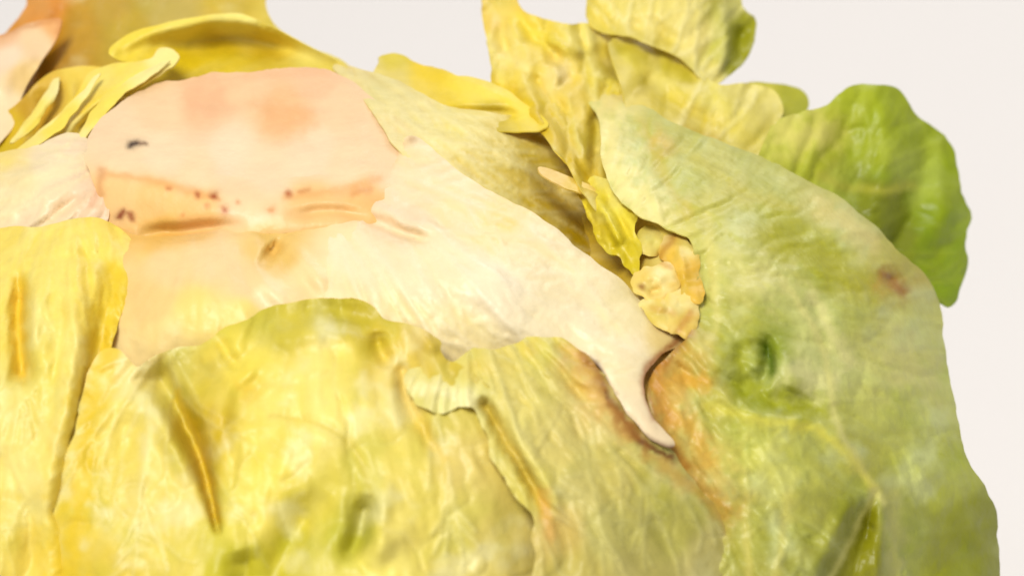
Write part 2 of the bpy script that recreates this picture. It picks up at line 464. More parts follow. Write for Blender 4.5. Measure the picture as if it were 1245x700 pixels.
for q, (strand, dz) in enumerate((([(200, 78), (150, 108), (118, 138), (92, 176)], 0), ([(120, 92), (96, 122), (70, 150), (30, 182)], 14), ([(70, 98), (56, 122), (36, 150), (14, 172)], -40))):
    a_ = np.array(strand, float); d_ = np.gradient(a_, axis=0); d_ /= np.hypot(d_[:, 0], d_[:, 1])[:, None]
    nn = np.c_[d_[:, 1], -d_[:, 0]]*np.array([3, 7, 7, 3])[:, None]
    patch('leaf', [tuple(p_) for p_ in np.r_[a_+nn, (a_-nn)[::-1]]], [(a_[0, 0], a_[0, 1], 254, 242, 180), (a_[2, 0], a_[2, 1], 252, 230, 110), (a_[3, 0], a_[3, 1], 252, 232, 150)],
          depth=[(200, 70, 216+dz), (140, 90, 222+dz), (120, 150, 292+dz), (0, 205, 304+dz), (60, 160, 272+dz), (100, 100, 214+dz)], rough=4, rag=2, step=3, lip=(-5, 4), seed=30+q, flow=(-60, 260, 20), streak=(4, .4), vein=(255, 250, 210))
patch('leaf', [(-60, 205), (0, 188), (40, 178), (85, 160), (108, 168), (118, 190), (128, 215), (135, 250), (120, 285), (60, 300), (-60, 310)],
      [(20, 215, 252, 234, 180), (60, 200, 252, 236, 205), (95, 180, 252, 232, 205), (110, 215, 250, 226, 200), (60, 240, 252, 228, 195), (10, 245, 251, 236, 190), (5, 195, 250, 230, 140), (115, 240, 245, 215, 185), (30, 262, 252, 232, 200)],
      off=[(0, 200, 10), (100, 170, 0), (120, 240, 12), (0, 290, -20), (60, 240, 20), (100, 280, -20)],
      feats=[([(0, 232), (50, 205), (90, 175)], 10, 10, 'g'), ([(0, 215), (60, 190)], 5, -7, 'g'), ([(60, 262), (105, 235)], 8, -10, 'g')],
      flow=(160, 180, 12), streak=(12, .35), mat=RIB, seed=6, veins=[(160, 170, 140, 185, 8, 12)], lip=(-6, 8), rag=2.5, stains_and_shade=[([(122, 205), (118, 235), (110, 250)], 4, (225, 165, 130), .5)],
      label='pale pinkish leaf base beside the cut stem')

# ================================================================= stem with cut face
FACE = tps([(110, 186, 395), (300, 86, 215), (300, 150, 325), (300, 190, 395), (300, 235, 487), (140, 200, 430), (470, 200, 420), (395, 85, 205), (190, 108, 235), (485, 165, 355), (230, 222, 475), (400, 226, 480)])
SIDE = tps([(150, 215, 448), (230, 230, 480), (320, 243, 500), (400, 235, 496), (450, 225, 480), (160, 300, 465), (300, 310, 512), (470, 280, 492), (110, 190, 418), (490, 185, 425), (395, 90, 420), (200, 100, 420)])
FACE_COL = [(140, 160, 253, 226, 190), (200, 130, 253, 222, 182), (250, 125, 251, 206, 164), (345, 138, 250, 204, 154), (300, 100, 252, 214, 172), (390, 92, 251, 208, 168), (420, 130, 252, 222, 182),
       (460, 170, 253, 226, 188), (380, 190, 254, 232, 200), (280, 185, 254, 234, 204), (200, 190, 254, 232, 198), (320, 215, 254, 230, 196), (150, 190, 253, 228, 190), (420, 205, 253, 228, 190), (240, 212, 253, 228, 188)]
FACE_ST = [([(235, 122), (262, 120)], 15, (248, 190, 150), .5), ([(330, 138), (365, 142)], 16, (247, 186, 128), .5), ([(300, 90), (390, 88)], 6, (250, 200, 156), .6), ([(158, 176), (166, 175)], 4.5, (60, 34, 16), 1.0), ([(170, 174), (178, 174)], 3, (110, 70, 40), .8)]
FACE_EDGE = [(122, 180), (132, 156), (158, 132), (196, 114), (252, 101), (330, 96), (388, 95), (420, 110), (450, 138), (470, 162), (466, 182), (442, 200), (405, 211), (360, 216), (320, 219), (270, 214), (225, 206), (180, 197), (142, 192)]
stem = patch('stem', [(104, 186), (118, 152), (150, 124), (190, 104), (250, 90), (330, 85), (393, 83), (428, 100), (462, 130), (488, 160), (494, 190), (486, 225), (470, 268), (420, 280), (330, 284), (240, 298), (168, 300), (140, 285), (118, 240)],
      FACE_COL+[(140, 235, 252, 212, 150), (190, 245, 252, 206, 136), (240, 256, 252, 204, 132), (312, 262, 254, 224, 182), (380, 252, 252, 210, 145), (440, 245, 252, 206, 138), (484, 205, 253, 224, 186), (200, 282, 244, 200, 110), (320, 285, 250, 214, 146), (300, 240, 254, 224, 184)],  # lowest gold points carry the shadow under the orange band
      depth=lambda x, y: -15*np.logaddexp(-(FACE(x, y)+6)/15, -(SIDE(x, y)+8)/15),
      feats=[([(165, 284), (230, 280), (300, 274)], 9, -20, 'g'), ([(345, 262), (400, 258), (450, 264)], 7, -10, 'g')], rough=1.2, mat=RIB, step=2.6, thick=(40, 10), seed=7, lip=(-3, 6), rag=2, hole=ragged(FACE_EDGE, 2.6, 2.0, 7),
      stains_and_shade=FACE_ST+[([(130, 212), (180, 219), (230, 232), (265, 240)], 5, (238, 170, 100), .55), ([(345, 240), (420, 231), (460, 217)], 5, (240, 176, 104), .5),
              ([(146, 263), (150, 257)], 5, (140, 56, 14), .95), ([(158, 259), (161, 265)], 4, (150, 66, 20), .85), ([(240, 238)], 4.5, (170, 75, 25), .85), ([(262, 238)], 5.5, (160, 66, 18), .95), ([(273, 255)], 6, (180, 84, 28), .85), ([(252, 250)], 4, (214, 120, 60), .6), ([(350, 236)], 5, (185, 90, 35), .85), ([(364, 233), (376, 231)], 3, (210, 130, 60), .6),
              ([(328, 254)], 6, (214, 136, 66), .7), ([(122, 208), (123, 238)], 6, (214, 150, 96), .6), ([(205, 230)], 3.5, (190, 100, 40), .7), ([(430, 236), (450, 230)], 5, (220, 140, 70), .5), ([(290, 246)], 3, (200, 110, 50), .6), ([(222, 262)], 3, (214, 130, 60), .5)],
      label='cut stem with a dried orange rim and small brown spots')
patch('cut_face', FACE_EDGE,
      FACE_COL, depth=lambda x, y: -15*np.logaddexp(-(FACE(x, y)+6)/15, -(SIDE(x, y)+8)/15),
      rough=1.2, rag=2.0, mat=RIB, thick=(40, 40), seed=7, parent=stem, step=2.6, stains_and_shade=FACE_ST, label='pale peach cut face of the stem with a small dark nick')

# ================================================================= leaves behind, top right
patch('leaf', [(592, -40), (588, 10), (592, 45), (598, 80), (602, 110), (640, 145), (680, 190), (705, 225), (740, 260), (800, 220), (810, 130), (805, 80), (770, 45), (715, 30), (690, 32), (655, 22), (630, 8), (618, -40)],
      [(600, 20, 246, 214, 110), (610, 60, 248, 226, 130), (650, 40, 246, 220, 90), (690, 50, 246, 222, 100), (640, 90, 242, 216, 90), (660, 130, 232, 204, 50), (700, 190, 228, 198, 30), (690, 100, 240, 212, 90),
       (730, 80, 232, 208, 60), (760, 90, 228, 206, 60), (770, 60, 240, 220, 120), (720, 210, 222, 190, 20), (680, 92, 252, 226, 150)],
      depth=[(592, 0, 60), (600, 110, 180), (700, 200, 330), (700, 40, 100), (790, 80, 50), (790, 200, 230), (740, 130, 170), (660, 90, 170)],
      feats=[([(625, 20), (665, 60), (690, 95)], 12, -22, 'g', (.4, .6)), ([(600, 60), (650, 120), (715, 215)], 12, 16, 'g'), ([(655, 120), (690, 170), (722, 225)], 8, -20, 'g', (.2, 1)),
             ([(690, 60), (740, 70), (780, 95)], 14, -25, 'g'), ([(700, 85), (740, 95), (790, 120)], 10, 16, 'g'), ([(672, 75), (682, 100)], 8, 24, 'g'), ([(730, 130), (722, 220)], 8, -22, 'g'), ([(610, 0), (612, 60), (640, 110)], 8, -16, 'g'), ([(640, 40), (700, 62), (730, 60)], 7, 14, 'g'), ([(620, 80), (660, 105), (700, 150)], 7, -14, 'g')],
      flow=(760, 420, 16), rough=7, streak=(9, .5), pucker=(22, 40), lip=(10, 10), rag=2.6, seed=9, stains_and_shade=[([(625, 112), (670, 160), (718, 218)], 13, (226, 192, 10), .8), ([(738, 85), (772, 98)], 13, (216, 196, 30), .75), ([(596, 55), (640, 84)], 7, (255, 240, 180), .7), ([(683, 92)], 11, (254, 234, 185), .85), ([(625, 25), (665, 50)], 9, (250, 228, 80), .6), ([(700, 45), (740, 50)], 8, (252, 238, 160), .6), ([(640, 130), (600, 100)], 8, (244, 214, 40), .6)], mottle=.5, veins=[(760, 300, -150, -70, 8, 20)], vein=(255, 244, 170), label='yellow crumpled leaf standing up behind the head')  # fold shade in gold and cream highlights are painted in
patch('leaf', [(715, 20), (735, -40), (880, -40), (905, 8), (920, 22), (918, 50), (905, 78), (886, 96), (866, 108), (850, 96), (828, 75), (800, 60), (770, 45), (740, 42)],
      [(760, 10, 244, 226, 140), (820, 20, 246, 230, 150), (850, 50, 246, 230, 150), (860, 90, 244, 228, 140), (800, 45, 238, 218, 110), (735, 25, 240, 218, 100), (878, 60, 210, 205, 90), (900, 45, 172, 172, 20), (905, 25, 190, 185, 60), (895, 80, 165, 165, 30)],
      depth=[(730, 10, 60), (850, -30, 30), (915, 30, 0), (860, 100, 95), (800, 50, 92), (830, 20, 70)],
      feats=[([(880, 5), (884, 50), (872, 100)], 9, 18, 'g'), ([(902, 30), (900, 80)], 10, -18, 'g'), ([(740, 30), (800, 36), (840, 65)], 10, -14, 'g')],
      flow=(780, 200, 9), streak=(4, .3), pucker=(9, 55), lip=(6, 8), rag=2.2, seed=10, thick=(3, 1.2), mottle=.25, stains_and_shade=[([(884, 34), (905, 12), (922, 25), (916, 60), (893, 94), (880, 85)], 6, (164, 164, 8), .9, 'area'), ([(735, 38), (790, 50), (830, 76)], 7, (222, 204, 70), .6)], veins=[(780, 160, -110, -20, 7, 14)], label='pale leaf lobe with a folded green tip behind the head')
patch('leaf', [(905, 105), (935, 102), (970, 107), (983, 122), (978, 140), (950, 158), (900, 150)],
      [(930, 115, 215, 208, 90), (960, 115, 190, 190, 60), (975, 128, 180, 182, 60), (940, 140, 205, 200, 80)],
      depth=[(905, 105, 40), (983, 122, 0), (940, 155, 60)], rough=4, seed=11)
patch('leaf', [(742, 50), (790, 50), (840, 75), (870, 100), (905, 102), (940, 108), (952, 130), (948, 155), (968, 200), (990, 240), (880, 240), (780, 190), (760, 120)],
      [(820, 105, 240, 222, 110), (870, 120, 238, 222, 110), (920, 130, 236, 222, 120), (850, 150, 230, 208, 70), (900, 170, 226, 210, 90), (800, 130, 226, 204, 60), (945, 180, 224, 212, 100), (835, 160, 222, 198, 40)],
      depth=[(800, 70, 90), (745, 55, 90), (940, 105, 50), (960, 200, 140), (800, 180, 260), (770, 110, 150), (870, 130, 130), (880, 220, 240)],
      feats=[([(790, 100), (830, 135), (880, 160)], 12, -24, 'g', (.6, .4)), ([(850, 105), (900, 130), (950, 170)], 16, 14, 'g')],
      flow=(780, 320, 9), streak=(4, .3), pucker=(9, 60), lip=(5, 8), rag=1.5, seed=12, mottle=.3, stains_and_shade=[([(755, 60), (800, 66), (835, 92)], 13, (206, 190, 40), .8), ([(760, 72)], 8, (254, 240, 120), .6), ([(778, 112), (784, 100)], 7, (190, 170, 20), .7), ([(838, 158), (870, 172)], 8, (206, 178, 20), .7), ([(900, 105), (945, 112)], 6, (246, 234, 150), .6)], veins=[(780, 260, -80, 10, 7, 16)])  # a cream highlight and the dark notch are painted in
patch('leaf', [(942, 152), (972, 138), (1006, 131), (1020, 112), (1045, 102), (1076, 104), (1100, 116), (1120, 142), (1150, 166), (1164, 200), (1170, 238), (1181, 265), (1174, 292), (1179, 322), (1168, 350), (1152, 371), (1120, 350), (1050, 320), (980, 280), (925, 215)],
      [(965, 160, 232, 220, 120), (1000, 160, 218, 208, 90), (1045, 120, 196, 196, 60), (1080, 130, 186, 190, 40), (1120, 170, 176, 182, 30), (1150, 220, 166, 176, 20), (1165, 280, 164, 180, 20), (1160, 340, 172, 188, 30),
       (1050, 180, 186, 186, 50), (1000, 200, 196, 190, 60), (1060, 230, 150, 160, 10), (1100, 250, 160, 170, 20), (1110, 300, 150, 165, 10)],
      depth=[(950, 160, 190), (1040, 105, 110), (1160, 190, 60), (1178, 310, 90), (1152, 371, 130), (1000, 230, 190), (1080, 200, 125), (1060, 290, 200)],
      feats=[([(1010, 130), (1030, 180), (1040, 240)], 22, -22, 'g', (.3, 1)), ([(1070, 110), (1080, 180), (1060, 250)], 20, 16, 'g', (.4, 1)), ([(1120, 150), (1120, 220), (1090, 300)], 16, -18, 'g', (.3, 1)),
             ([(1160, 230), (1130, 300)], 16, 12, 'g')],
      flow=(920, 330, 9), streak=(4, .18), pucker=(10, 60), lip=(-8, 14), rag=3, seed=13, thick=(3, 1.2), mottle=.3, veins=[(920, 330, -75, 5, 7, 20)], vamp=(3, .25), tone=(.80, .92, .6), stains_and_shade=[([(950, 160), (1000, 165)], 22, (236, 226, 140), .7), ([(1040, 205), (1095, 225), (1120, 290), (1100, 335), (1030, 270)], 16, (126, 132, 4), .8, 'area'), ([(1000, 215), (1050, 232), (1110, 225)], 6, (196, 192, 80), .6), ([(1150, 240), (1140, 330)], 14, (150, 166, 10), .5)], vein=(215, 215, 110), label='rounded green leaf lobe sticking out behind the pale outer leaf')
patch('leaf', [(462, 72), (490, 66), (515, 80), (558, 92), (602, 100), (640, 128), (665, 155), (600, 160), (540, 150), (490, 130), (455, 100)],
      [(480, 75, 226, 206, 70), (520, 92, 244, 214, 60), (560, 105, 250, 226, 90), (600, 110, 252, 232, 110), (630, 130, 250, 226, 90), (540, 120, 240, 212, 60), (600, 140, 214, 188, 30), (480, 100, 236, 216, 130)],
      depth=[(470, 75, 130), (600, 105, 190), (650, 140, 250), (540, 140, 250), (470, 110, 200)],
      feats=[([(530, 138), (590, 138), (650, 145)], 7, -26, 'g'), ([(500, 80), (570, 100), (640, 130)], 8, 12, 'g')], flow=(700, 300, 12), streak=(3, .3), lip=(6, 7), rag=2.5, seed=14, vein=(255, 246, 180))
patch('leaf', [(405, 80), (440, 84), (480, 95), (540, 126), (600, 138), (650, 150), (700, 205), (745, 255), (800, 330), (830, 400), (760, 400), (660, 340), (560, 260), (490, 190), (450, 130)],
      [(430, 95, 240, 214, 150), (470, 115, 240, 222, 160), (500, 140, 244, 226, 165), (560, 150, 246, 228, 150), (620, 160, 240, 216, 120), (660, 190, 228, 200, 70), (560, 200, 238, 212, 120), (620, 230, 228, 200, 80),
       (690, 240, 214, 180, 40), (720, 280, 208, 172, 20), (650, 260, 222, 192, 60), (770, 340, 214, 180, 40), (480, 160, 242, 218, 165)],  # deep gold points put the crevice's shadow into the colour
      off=[(420, 90, 0), (500, 150, -10), (600, 160, -50), (700, 230, -150), (600, 230, -60), (740, 300, -170), (800, 380, -80), (560, 220, -30)],
      feats=[([(640, 200), (690, 245), (750, 310)], 14, -35, 'g', (.2, 1)), ([(520, 155), (600, 185), (660, 230)], 14, 9, 'g')],
      flow=(400, 120, 14), streak=(5, .3), rag=1.5, seed=15, mottle=.15, veins=[(400, 60, 10, 60, 8, 26)], vein=(255, 246, 200), label='dull yellow leaf sunk between the white rib and the standing leaves')
patch('leaf', [(655, 204), (668, 206), (700, 218), (724, 228), (722, 236), (690, 230), (662, 214)],
      [(670, 210, 248, 214, 140), (710, 226, 246, 214, 110)], off=[(655, 204, -40), (720, 232, -60), (690, 225, -50)], rough=2, step=3, seed=16)
patch('leaf', [(692, 222), (706, 226), (720, 216), (738, 222), (752, 236), (762, 252), (776, 262), (774, 284), (780, 306), (776, 336), (760, 326), (748, 308), (732, 296), (724, 276), (712, 262), (706, 244)],
      [(715, 235, 246, 224, 60), (735, 245, 246, 226, 60), (755, 270, 242, 222, 60), (765, 305, 226, 204, 30), (730, 275, 226, 200, 30), (745, 255, 252, 236, 90)],
      off=[(695, 225, -110), (772, 270, -30), (770, 330, -40), (735, 260, -45)], feats=[([(712, 228), (738, 262), (766, 320)], 7, 18, 'g'), ([(730, 224), (752, 262), (772, 300)], 6, -14, 'g'), ([(706, 240), (728, 280)], 5, -10, 'g')], rough=8, rag=4, step=2.8, pucker=(10, 24), mottle=.5,
      flow=(690, 160, 12), streak=(6, .4), seed=17, vein=(254, 246, 150), label='small bright yellow leaf tucked under the outer leaf')
patch('leaf', [(700, 190), (760, 180), (860, 230), (930, 350), (960, 500), (960, 760), (800, 760), (760, 560), (720, 420), (700, 300)],
      [(760, 300, 210, 176, 50), (720, 220, 210, 176, 40), (840, 340, 246, 218, 130), (800, 280, 242, 218, 120), (820, 480, 236, 190, 90), (860, 650, 224, 190, 90)],  # gold upper points paint the dark of the gap beside the rib
      off=[(700, 200, -210), (740, 290, -140), (800, 265, -20), (835, 300, -4), (840, 350, 2), (800, 390, -6), (820, 480, -14), (920, 440, -160), (900, 600, -60), (850, 700, -40)], flow=(600, 300, 12), streak=(6, .3), seed=25)
# ================================================================= leaf bases under the stem
patch('leaf', [(130, 275), (165, 285), (230, 285), (300, 270), (350, 262), (420, 262), (470, 300), (560, 400), (560, 470), (400, 500), (150, 520), (110, 420)],
      [(200, 320, 252, 222, 170), (260, 310, 252, 226, 178), (300, 340, 250, 222, 172), (180, 370, 246, 216, 150), (240, 375, 252, 230, 140), (300, 380, 253, 234, 140), (200, 410, 252, 230, 160), (160, 430, 252, 232, 170), (335, 310, 240, 205, 120),
       (370, 340, 253, 232, 180), (320, 360, 254, 238, 195), (420, 320, 254, 236, 195), (180, 290, 244, 204, 120), (300, 420, 248, 226, 110)],
      off=[(140, 290, -8), (230, 290, -5), (330, 300, 0), (420, 290, 10), (250, 335, 32), (180, 430, -16), (150, 400, -16), (400, 400, 0), (500, 430, -30), (330, 400, 6), (200, 500, -70), (400, 480, -60)],
      feats=[([(325, 300), (340, 312)], 16, -22, 'g'), ([(300, 300), (320, 345), (350, 372)], 10, 12, 'g'), ([(345, 290), (380, 330), (400, 360)], 9, 10, 'g')],
      flow=(260, 180, 8), streak=(6, .18), lip=(-12, 10), mat=RIB, seed=18, stains_and_shade=[([(165, 290), (250, 288)], 10, (245, 198, 100), .5), ([(330, 305)], 12, (240, 200, 100), .5)],  # gold strokes paint the shadow under the stem and in the pit
      label='swollen cream leaf base below the stem')

# the broad white rib
patch('leaf', [(486, 172), (505, 168), (530, 186), (565, 212), (610, 240), (655, 266), (700, 296), (740, 330), (775, 362), (805, 388), (834, 404), (828, 420), (802, 434), (786, 450), (784, 478), (796, 508), (818, 540), (800, 538), (776, 522), (756, 496), (740, 465), (722, 442), (692, 450), (640, 458), (590, 472), (540, 482), (480, 455), (430, 428), (380, 408), (338, 365), (352, 306), (380, 284), (430, 272), (450, 264), (448, 236), (462, 212), (482, 195)],
      [(510, 200, 253, 234, 190), (480, 230, 252, 230, 195), (470, 260, 252, 226, 195), (560, 240, 254, 236, 190), (640, 290, 254, 238, 195), (600, 350, 255, 244, 215), (520, 330, 254, 240, 205), (430, 310, 254, 240, 205), (400, 350, 254, 238, 190),
       (700, 340, 255, 242, 200), (760, 380, 250, 238, 184), (700, 400, 255, 244, 208), (760, 430, 253, 240, 200), (770, 490, 253, 238, 204), (800, 525, 252, 234, 200), (815, 410, 246, 224, 150), (560, 420, 253, 238, 180), (620, 270, 248, 230, 160), (500, 400, 253, 238, 180)],
      off=[(490, 180, 10), (600, 240, 0), (700, 300, -10), (800, 390, -10), (600, 340, 34), (480, 330, 26), (400, 320, 6), (345, 330, -22), (362, 302, -16), (640, 400, 18), (760, 440, 24), (810, 535, 26), (470, 250, 8), (380, 360, -2), (500, 395, 12), (640, 455, -20), (540, 480, -30), (430, 425, -20), (385, 405, -25)],
      feats=[([(452, 268), (490, 284), (535, 292)], 8, -18, 'g', (1, 0)), ([(455, 250), (490, 268), (530, 280)], 9, 9, 'g', (1, 0)), ([(480, 225), (505, 255)], 12, -6, 'g'), ([(390, 300), (520, 330), (700, 390)], 24, 6, 'g'), ([(560, 250), (680, 330), (780, 410)], 18, -5, 'g')],
      flow=(340, 120, 13), streak=(8, .25), veins=[(340, 180, 10, 50, 9, 30)], vamp=(3, .3), mat=RIB, thick=(10, 2.5), rag=3, lip=(-4, 7), seed=19, vein=(255, 250, 230),
      stains_and_shade=[([(716, 436), (736, 462), (752, 496), (776, 524), (800, 540), (818, 544)], 4, (100, 46, 12), .95), ([(832, 408), (802, 432), (786, 450), (784, 478), (796, 508)], 4.5, (165, 90, 30), .85), ([(500, 170)], 4, (190, 130, 80), .6),
              ([(490, 175), (466, 212), (450, 240)], 5, (240, 195, 140), .5)], label='broad white leaf rib torn to a brown edged tongue')

# ================================================================= front leaves
patch('leaf', [(95, 500), (110, 440), (140, 425), (165, 446), (187, 432), (212, 424), (245, 420), (270, 402), (300, 388), (342, 370), (395, 363), (448, 370), (468, 388), (500, 396), (534, 412), (540, 430), (580, 460), (640, 520), (700, 620), (730, 780), (700, 980), (560, 1170), (380, 1230), (200, 1160), (70, 960), (50, 780), (60, 640)],
      [(150, 450, 252, 232, 170), (140, 520, 246, 226, 130), (180, 560, 240, 220, 120), (160, 640, 238, 216, 110), (120, 690, 232, 206, 80), (210, 640, 240, 220, 120), (220, 450, 226, 208, 110), (250, 460, 230, 206, 80), (300, 440, 244, 224, 100),
       (340, 395, 216, 200, 80), (400, 385, 208, 194, 70), (440, 385, 208, 190, 60), (460, 410, 224, 200, 70), (400, 430, 250, 230, 130), (340, 470, 250, 230, 130), (420, 500, 252, 234, 140), (330, 560, 250, 230, 120), (470, 440, 240, 214, 110),
       (510, 410, 240, 212, 130), (528, 420, 222, 196, 70), (300, 640, 248, 228, 120), (380, 620, 226, 210, 80), (430, 640, 206, 196, 40), (300, 690, 206, 196, 50), (480, 560, 240, 222, 120), (500, 640, 240, 222, 120), (560, 560, 236, 214, 130), (460, 690, 246, 230, 120),
       (560, 640, 236, 218, 130), (620, 620, 224, 204, 120), (240, 520, 222, 190, 30), (190, 500, 240, 222, 130), (360, 680, 214, 202, 60), (620, 700, 228, 210, 130)],
      off=[(110, 460, 16), (140, 425, 14), (100, 560, 22), (180, 440, 14), (230, 425, 18), (300, 400, 30), (400, 370, 36), (460, 385, 36), (520, 415, 44), (150, 560, 12), (230, 560, 8), (350, 520, 40), (450, 540, 34), (540, 530, 38), (505, 485, 30), (600, 560, 30), (80, 700, 12), (200, 700, 30), (400, 700, 40), (560, 700, 25), (700, 700, -10), (480, 440, 24), (720, 900, 0), (380, 1200, 40), (60, 900, 0), (400, 950, 46)],
      feats=[([(196, 462), (222, 505), (246, 560), (264, 645)], (20, 4), -60, 'g', (.7, .8)), ([(182, 470), (200, 520), (235, 590)], 12, 14, 'g'), ([(262, 470), (275, 540), (280, 640)], 16, 16, 'g', (.5, .3)),
             ([(262, 402), (278, 432), (300, 452)], 9, -14, 'g'), ([(210, 430), (240, 448), (280, 470)], 14, -12, 'g'), ([(340, 384), (400, 378), (450, 388)], 16, -18, 'g', (.5, .8)), ([(330, 410), (400, 402), (450, 420)], 16, 12, 'g'),
             ([(455, 400), (462, 430), (476, 450)], 10, -24, 'g'), ([(488, 452), (500, 500), (545, 570)], (9, 14), -16, 'g', (1, .2)), ([(330, 505), (390, 515), (430, 545), (450, 590)], 7, -6, 'g'),
             ([(448, 600), (440, 640), (430, 665)], 14, -40, 'g', (.2, .7)), ([(400, 600), (350, 660), (330, 720)], 24, -32, 'g', (.3, 1)), ([(290, 670), (300, 720)], 18, -24, 'g'), ([(470, 580), (460, 640), (480, 680)], 14, 18, 'g'),
             ([(400, 420), (420, 500), (390, 580)], 40, 14, 'g'), ([(505, 640), (470, 660), (450, 690)], 14, 14, 'g'), ([(300, 460), (320, 480)], 14, -10, 'g'), ([(160, 500), (150, 560)], 16, -9, 'g'), ([(510, 398), (534, 430)], 8, 12, 'g'), ([(586, 484), (626, 556), (660, 620)], 10, -18, 'g', (1, .3))],
      flow=(380, 140, 11), streak=(9, .30), pucker=(8, 90), lip=(-3, 9), rag=2.4, seed=20, step=3.3, mottle=.45, vamp=(3, .2), veins=[(380, 200, 55, 125, 9, 26), (470, 300, 30, 75, 4, 20), (200, 380, 80, 130, 4, 18)], vein=(255, 250, 215),
      stains_and_shade=[([(182, 440), (200, 430)], 4, (160, 120, 40), .5), ([(588, 490), (612, 535), (640, 580), (664, 622)], 8, (204, 176, 40), .7), ([(215, 478), (240, 530), (262, 630)], 8, (232, 196, 20), .7), ([(210, 440), (250, 448)], 14, (216, 202, 110), .5), ([(330, 505), (390, 515), (430, 545), (452, 600)], 3, (214, 196, 90), .5), ([(300, 470)], 14, (240, 195, 60), .5), ([(145, 370), (128, 440), (112, 510), (94, 620), (82, 720)], 16, (238, 206, 50), .85), ([(520, 420)], 12, (215, 180, 60), .4), ([(483, 450), (498, 490), (540, 560)], 7, (240, 205, 90), .5)],  # gold strokes: yellower inner tissue plus painted shade of folds and gaps
      label='broad pale yellow front leaf with a greenish upper edge and a deep gold fold')
patch('leaf', [(545, 438), (575, 426), (605, 424), (640, 408), (672, 412), (702, 424), (726, 442), (749, 478), (769, 505), (794, 530), (818, 547), (850, 592), (895, 640), (930, 780), (930, 960), (840, 1100), (730, 1060), (665, 900), (636, 760), (646, 695), (648, 640), (630, 606), (605, 565), (586, 522), (578, 497), (560, 498), (535, 502), (508, 492), (490, 468), (498, 450), (525, 444)],
      [(520, 470, 252, 232, 160), (560, 485, 253, 238, 180), (570, 450, 248, 226, 130), (610, 440, 246, 220, 130), (650, 425, 248, 226, 120), (690, 440, 244, 212, 120), (640, 480, 246, 222, 140), (630, 530, 250, 228, 150), (680, 530, 240, 216, 140), (720, 510, 248, 218, 150),
       (700, 590, 228, 208, 140), (750, 570, 234, 212, 130), (800, 590, 214, 198, 110), (680, 640, 236, 204, 130), (740, 650, 220, 204, 130), (820, 640, 206, 192, 110), (780, 690, 216, 198, 130), (860, 680, 214, 196, 140), (700, 700, 216, 194, 110), (655, 590, 246, 224, 120)],
      off=[(520, 470, 34), (590, 430, 34), (690, 420, 22), (760, 520, 20), (640, 560, 40), (720, 590, 34), (850, 600, 12), (760, 690, 30), (670, 690, 36), (900, 720, 0), (560, 490, 44), (930, 950, 0), (830, 1090, 20), (670, 900, 30), (800, 900, 34)],
      feats=[([(616, 506), (648, 552), (676, 606), (686, 650)], 9, 12, 'g'), ([(590, 492), (612, 530), (640, 576), (664, 622)], 8, -26, 'g', (1, .3)), ([(690, 440), (700, 500), (720, 560)], 14, -9, 'g'), ([(600, 430), (620, 470), (650, 500)], 16, -8, 'g'), ([(510, 470), (560, 480)], 12, 8, 'g'), ([(690, 560), (740, 640), (760, 720)], 20, 8, 'g'), ([(740, 560), (800, 640), (830, 720)], 14, -8, 'g'),
             ([(672, 600), (690, 660), (684, 730)], 12, -14, 'g')],
      flow=(560, 330, 14), streak=(8, .28), pucker=(7, 80), lip=(-3, 8), rag=3.2, seed=21, tone=(.86, .92, .86), step=3.3, mottle=.34, vamp=(3, .2), veins=[(560, 380, 35, 95, 7, 22), (640, 400, 30, 80, 4, 18)], vein=(250, 238, 195),
      stains_and_shade=[([(708, 430), (722, 452), (741, 487), (761, 515), (789, 541), (816, 556)], 7.5, (104, 48, 14), .97), ([(505, 468), (545, 478), (576, 486)], 12, (255, 247, 205), .85), ([(590, 492), (612, 530), (640, 576), (662, 618)], 7, (208, 178, 40), .75), ([(608, 508), (640, 556), (668, 606)], 6, (254, 240, 150), .5), ([(700, 425), (735, 490), (770, 530)], 12, (226, 160, 80), .45), ([(700, 440), (725, 490)], 18, (240, 190, 110), .35), ([(660, 600), (668, 650)], 7, (225, 160, 80), .5), ([(790, 555), (850, 600), (890, 640)], 9, (206, 150, 60), .5), ([(645, 425)], 12, (240, 205, 80), .4), ([(580, 445)], 14, (236, 200, 90), .35)],  # groove gold and the bright ridge beside it are painted shade and highlight
      label='pale front leaf with a ragged browned upper edge below the white rib')
